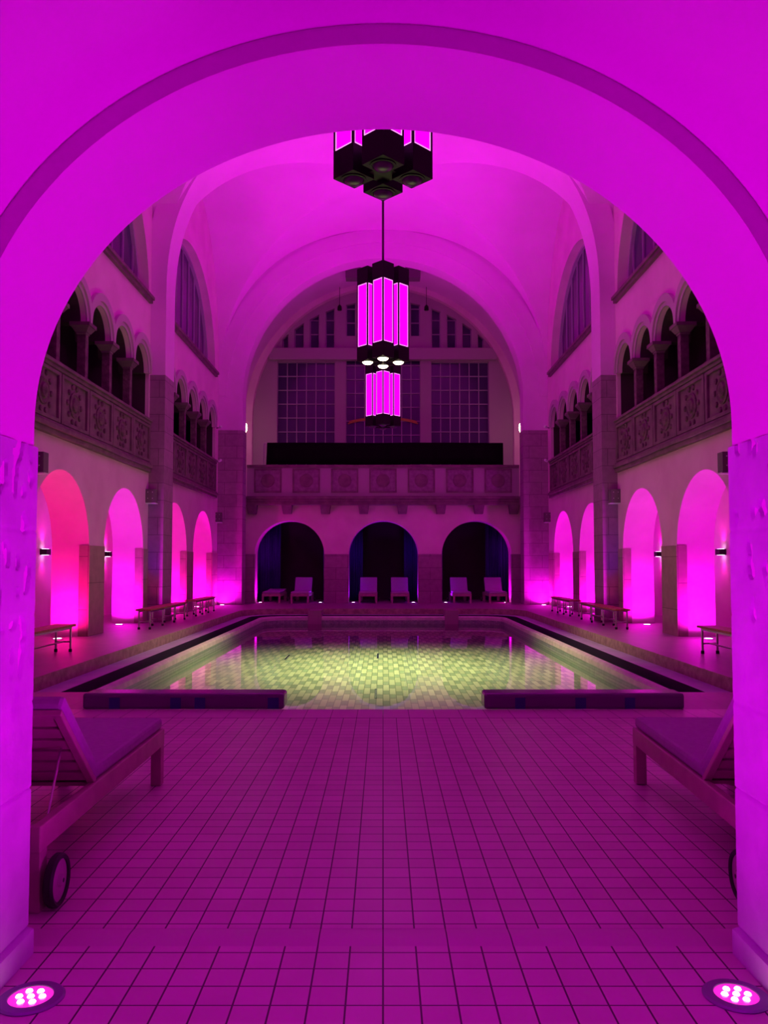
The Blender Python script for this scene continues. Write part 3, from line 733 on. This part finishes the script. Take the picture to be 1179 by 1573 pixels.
# ------------------------------------------------------------------ speakers
def speaker(x, y, z, s, label, rz, ext=.0):
    r = empty('wall_speaker', (x, y, z), label, 'speaker', 'small wall loudspeakers', rz)
    MB().box(-.13, .13, -.11, .11, -.18, .17).obj('cabinet', M['speaker'], r, bevel=.012)
    g = MB().box(-.11, .11, -.118, -.112, -.15, .15).obj('grille', M['rubber'] if False else M['speaker'], r)
    for px in (-.06, .06):
        for pz in (-.07, .09): MB().lathe([(.012, 0), (.0005, .006)], n=8).xf(Matrix.Translation((px, -.118, pz)) @ Matrix.Rotation(PI/2, 4, 'X')).obj('screw', M['white'], g)
    MB().box(-.14, .14, -.1, .1, -.205, -.185).obj('bracket', M['white'], r)
    if ext:
        MB().box(s*.0, s*ext, -.02, .02, -.20, -.17).obj('arm', M['white'], r)
for s in (-1, 1):
    speaker(s*5.93, 13.95, 3.25, s, f'small grey wall speaker beside the {SIDE[s]} near pier edge', 0, .18)
    speaker(s*5.98, 20.96, 3.25, s, f'small grey wall speaker on the {SIDE[s]} pilaster in mid hall', 0, .13)
    speaker(s*6.02, 29.7, 3.2, s, f'small dark wall speaker beside the {SIDE[s]} far pier', 0, .1)
# small spotlights in the far corners
for s in (-1, 1):
    for z in (5.27, 6.18, 6.55):
        pass
    for z, w in ((6.48, 'upper'), (5.25, 'lower')):
        r = empty('corner_spotlight', (s*5.98, 29.55, z), f'tiny white spotlight high in the {SIDE[s]} far corner, {w} one', 'spotlight', 'tiny corner spotlights')
        MB().tube((0, 0, 0), (-s*.09, -.10, .02), .045, 12).obj('head', M['white'], r, smooth=40)
        MB().tube((s*.12, .05, -.02), (0, 0, 0), .015, 8).obj('arm', M['lantern'], r)

# ------------------------------------------------------------------ benches
def bench(s, y0, y1, label):
    L = y1 - y0
    r = empty('wooden_bench', (s*5.46, (y0+y1)/2, 0), label, 'bench', 'wooden benches along the side walls')
    b = MB()
    for x in (-.12, 0, .12): b.box(x - .055, x + .055, -L/2, L/2, .425, .465)
    b.obj('seat', M['redwood'], r, bevel=.008)
    fr = MB().box(-.14, -.11, -L/2 + .1, L/2 - .1, .39, .425).box(.11, .14, -L/2 + .1, L/2 - .1, .39, .425).obj('frame', M['steel'], r)
    n = 2 if L < 2.6 else 4
    for k in range(n):
        y = -L/2 + .12 + (L - .24)*k/(n-1)
        for x in (-.125, .125):
            lg = MB().tube((x, y, .03), (x, y, .40), .018, 10).obj('leg', M['steel'], r, smooth=40)
            MB().tube((x, y, 0), (x, y, .05), .028, 10).obj('rubber_foot', M['rubber'], lg, smooth=40)
        MB().tube((-.125, y, .17), (.125, y, .17), .014, 8).obj('cross_bar', M['steel'], r)
    MB().tube((0, -L/2 + .12, .17), (0, L/2 - .12, .17), .014, 8).obj('stretcher', M['steel'], r)
for s in (-1, 1):
    bench(s, 11.9, 14.1 if s < 0 else 13.8, f'red wooden bench cut off by the {SIDE[s]} near pier')
    bench(s, 18.6, 22.1, f'long red wooden bench by the {SIDE[s]} mid-hall pilaster')
    bench(s, 23.2, 25.9, f'red wooden bench by the {SIDE[s]} wall near the far pier')

# ------------------------------------------------------------------ loungers
def lounger(x, y, rz, label, group, flat=False, tilt=42):
    r = empty('sun_lounger', (x, y, 0), label, 'lounger', group, rz)
    for s in (-1, 1):
        MB().box(s*.35, s*.305, 0, 2.1, .26, .37).obj('side_rail', M['wood'], r, bevel=.006)
        MB().box(s*.348, s*.278, 2.02, 2.098, 0, .26).obj('leg', M['wood'], r, bevel=.005)
        MB().box(s*.347, s*.24, .01, .09, 0, .26).obj('leg', M['wood'], r, bevel=.005)
        wh = MB().lathe([(.090, -.018), (.104, -.022), (.113, -.012), (.113, .012), (.104, .022), (.090, .018), (.090, -.018)], (s*.39, .09, .113), 36, 'X', False).obj('wheel', M['rubber'], r, smooth=40)
        MB().lathe([(.0005, -.03), (.024, -.028), (.028, -.012), (.091, -.010), (.091, .010), (.028, .012), (.024, .028), (.0005, .03)], (s*.39, .09, .113), 28, 'X').obj('hub', M['hub'], wh, smooth=40)
        MB().tube((s*.34, .09, .113), (s*.42, .09, .113), .010, 8).obj('axle', M['rubber'], wh)
    for y0 in (0, 2.055): MB().box(-.305, .305, y0, y0 + .045, .265, .368).obj('end_rail', M['wood'], r, bevel=.005)
    b = MB()
    for k in range(11): b.box(-.305, .305, .78 + k*.115, .86 + k*.115, .335, .355)
    b.obj('seat_slats', M['wood'], r)
    MB().box(-.335, .335, .74, 2.1, .372, .445).obj('seat_cushion', M['cushion'], r, bevel=.022)
    th = math.radians(4 if flat else tilt)
    mt = Matrix.Translation((0, .74, .352)) @ Matrix.Rotation(-th, 4, 'X')
    b = MB()
    for s in (-1, 1): b.box(s*.335, s*.295, -.66, 0, 0, .03)
    for k in range(6): b.box(-.295, .295, -.64 + k*.105, -.56 + k*.105, .005, .025)
    b.box(-.335, .335, -.67, -.635, 0, .03)
    bf = b.xf(mt).obj('backrest', M['wood'], r, bevel=.004)
    MB().box(-.335, .335, -.68, -.01, .032, .105).xf(mt).obj('back_cushion', M['cushion'], bf, bevel=.022)
    if not flat:
        for s in (-1, 1):
            p = mt @ Vector((s*.26, -.38, 0))
            MB().tube(p, (s*.29, .22, .33), .006, 8).obj('support_rod', M['steel'], r)
lounger(-1.82, 3.55, .014, 'wooden wheeled sun lounger with raised back beside the left near pier', 'loungers behind the near arch')
lounger(1.98, 3.58, -.045, 'wooden wheeled sun lounger with raised back beside the right near pier', 'loungers behind the near arch')
for x, lab, fl in ((-4.23, 'flat cushioned lounger in the left far arch, left of its raised neighbour', True), (-3.15, 'lounger with raised back in the left far arch', False),
                   (-.57, 'lounger with raised back in the middle far arch, left of two', False), (.65, 'lounger with raised back in the middle far arch, right of two', False),
                   (3.0, 'lounger with raised back in the right far arch, left of two', False), (4.36, 'lounger with raised back in the right far arch, right of two', False)):
    lounger(x, 32.96, PI, lab, 'loungers in the far arches', fl, 55 if not fl else 4)

# ------------------------------------------------------------------ curtains
def curtain(x0, x1, label):
    N = 60; rows = []
    for z in (0.02, 1.0, 2.2, 3.55):
        rows.append([(x0 + (x1-x0)*i/N, .05*math.sin(i*1.05 + x0) + .02*math.sin(i*2.3), z) for i in range(N+1)])
    o = MB().grid(rows).obj('curtain', M['curtain'], smooth=80, recalc=False); o.location = (0, 33.3, 0)
    m = o.modifiers.new('thick', 'SOLIDIFY'); m.thickness = .01
    tag(o, label, 'curtain', 'dark blue curtains behind the far arches')
for i, c in enumerate(ECX):
    w = (1.1, .55) if i == 0 else ((.85, .85) if i == 1 else (.55, 1.1))
    curtain(c - 1.7, c - 1.7 + w[0], f'dark blue curtain drawn to the left side of the {names[i]} far arch')
    curtain(c + 1.7 - w[1], c + 1.7, f'dark blue curtain drawn to the right side of the {names[i]} far arch')
# hanging dark fittings under the recess vault
for s in (-1, 1):
    r = empty('pendant_spotlight', (s*1.86, 34.4, 12.45), f'small black pendant spotlight before the far window, {SIDE[s]} of the chandeliers', 'spotlight', 'black pendants before the far window')
    MB().tube((0, 0, .1), (0, 0, 1.1), .012, 6).obj('cord', M['lantern'], r)
    MB().lathe([(.03, .14), (.09, .06), (.10, -.08), (.08, -.1)], n=16).obj('head', M['lantern'], r, smooth=40)
    r = MB().box(-.3, .3, -.25, .25, -.3, .3).obj('vent_panel', M['speaker'], bevel=.01); r.location = (s*1.2, 32.3, 13.25)
    tag(r, f'square dark panel on the recess vault, {SIDE[s]} of the middle chandelier top', 'panel', 'dark panels on the far recess vault')
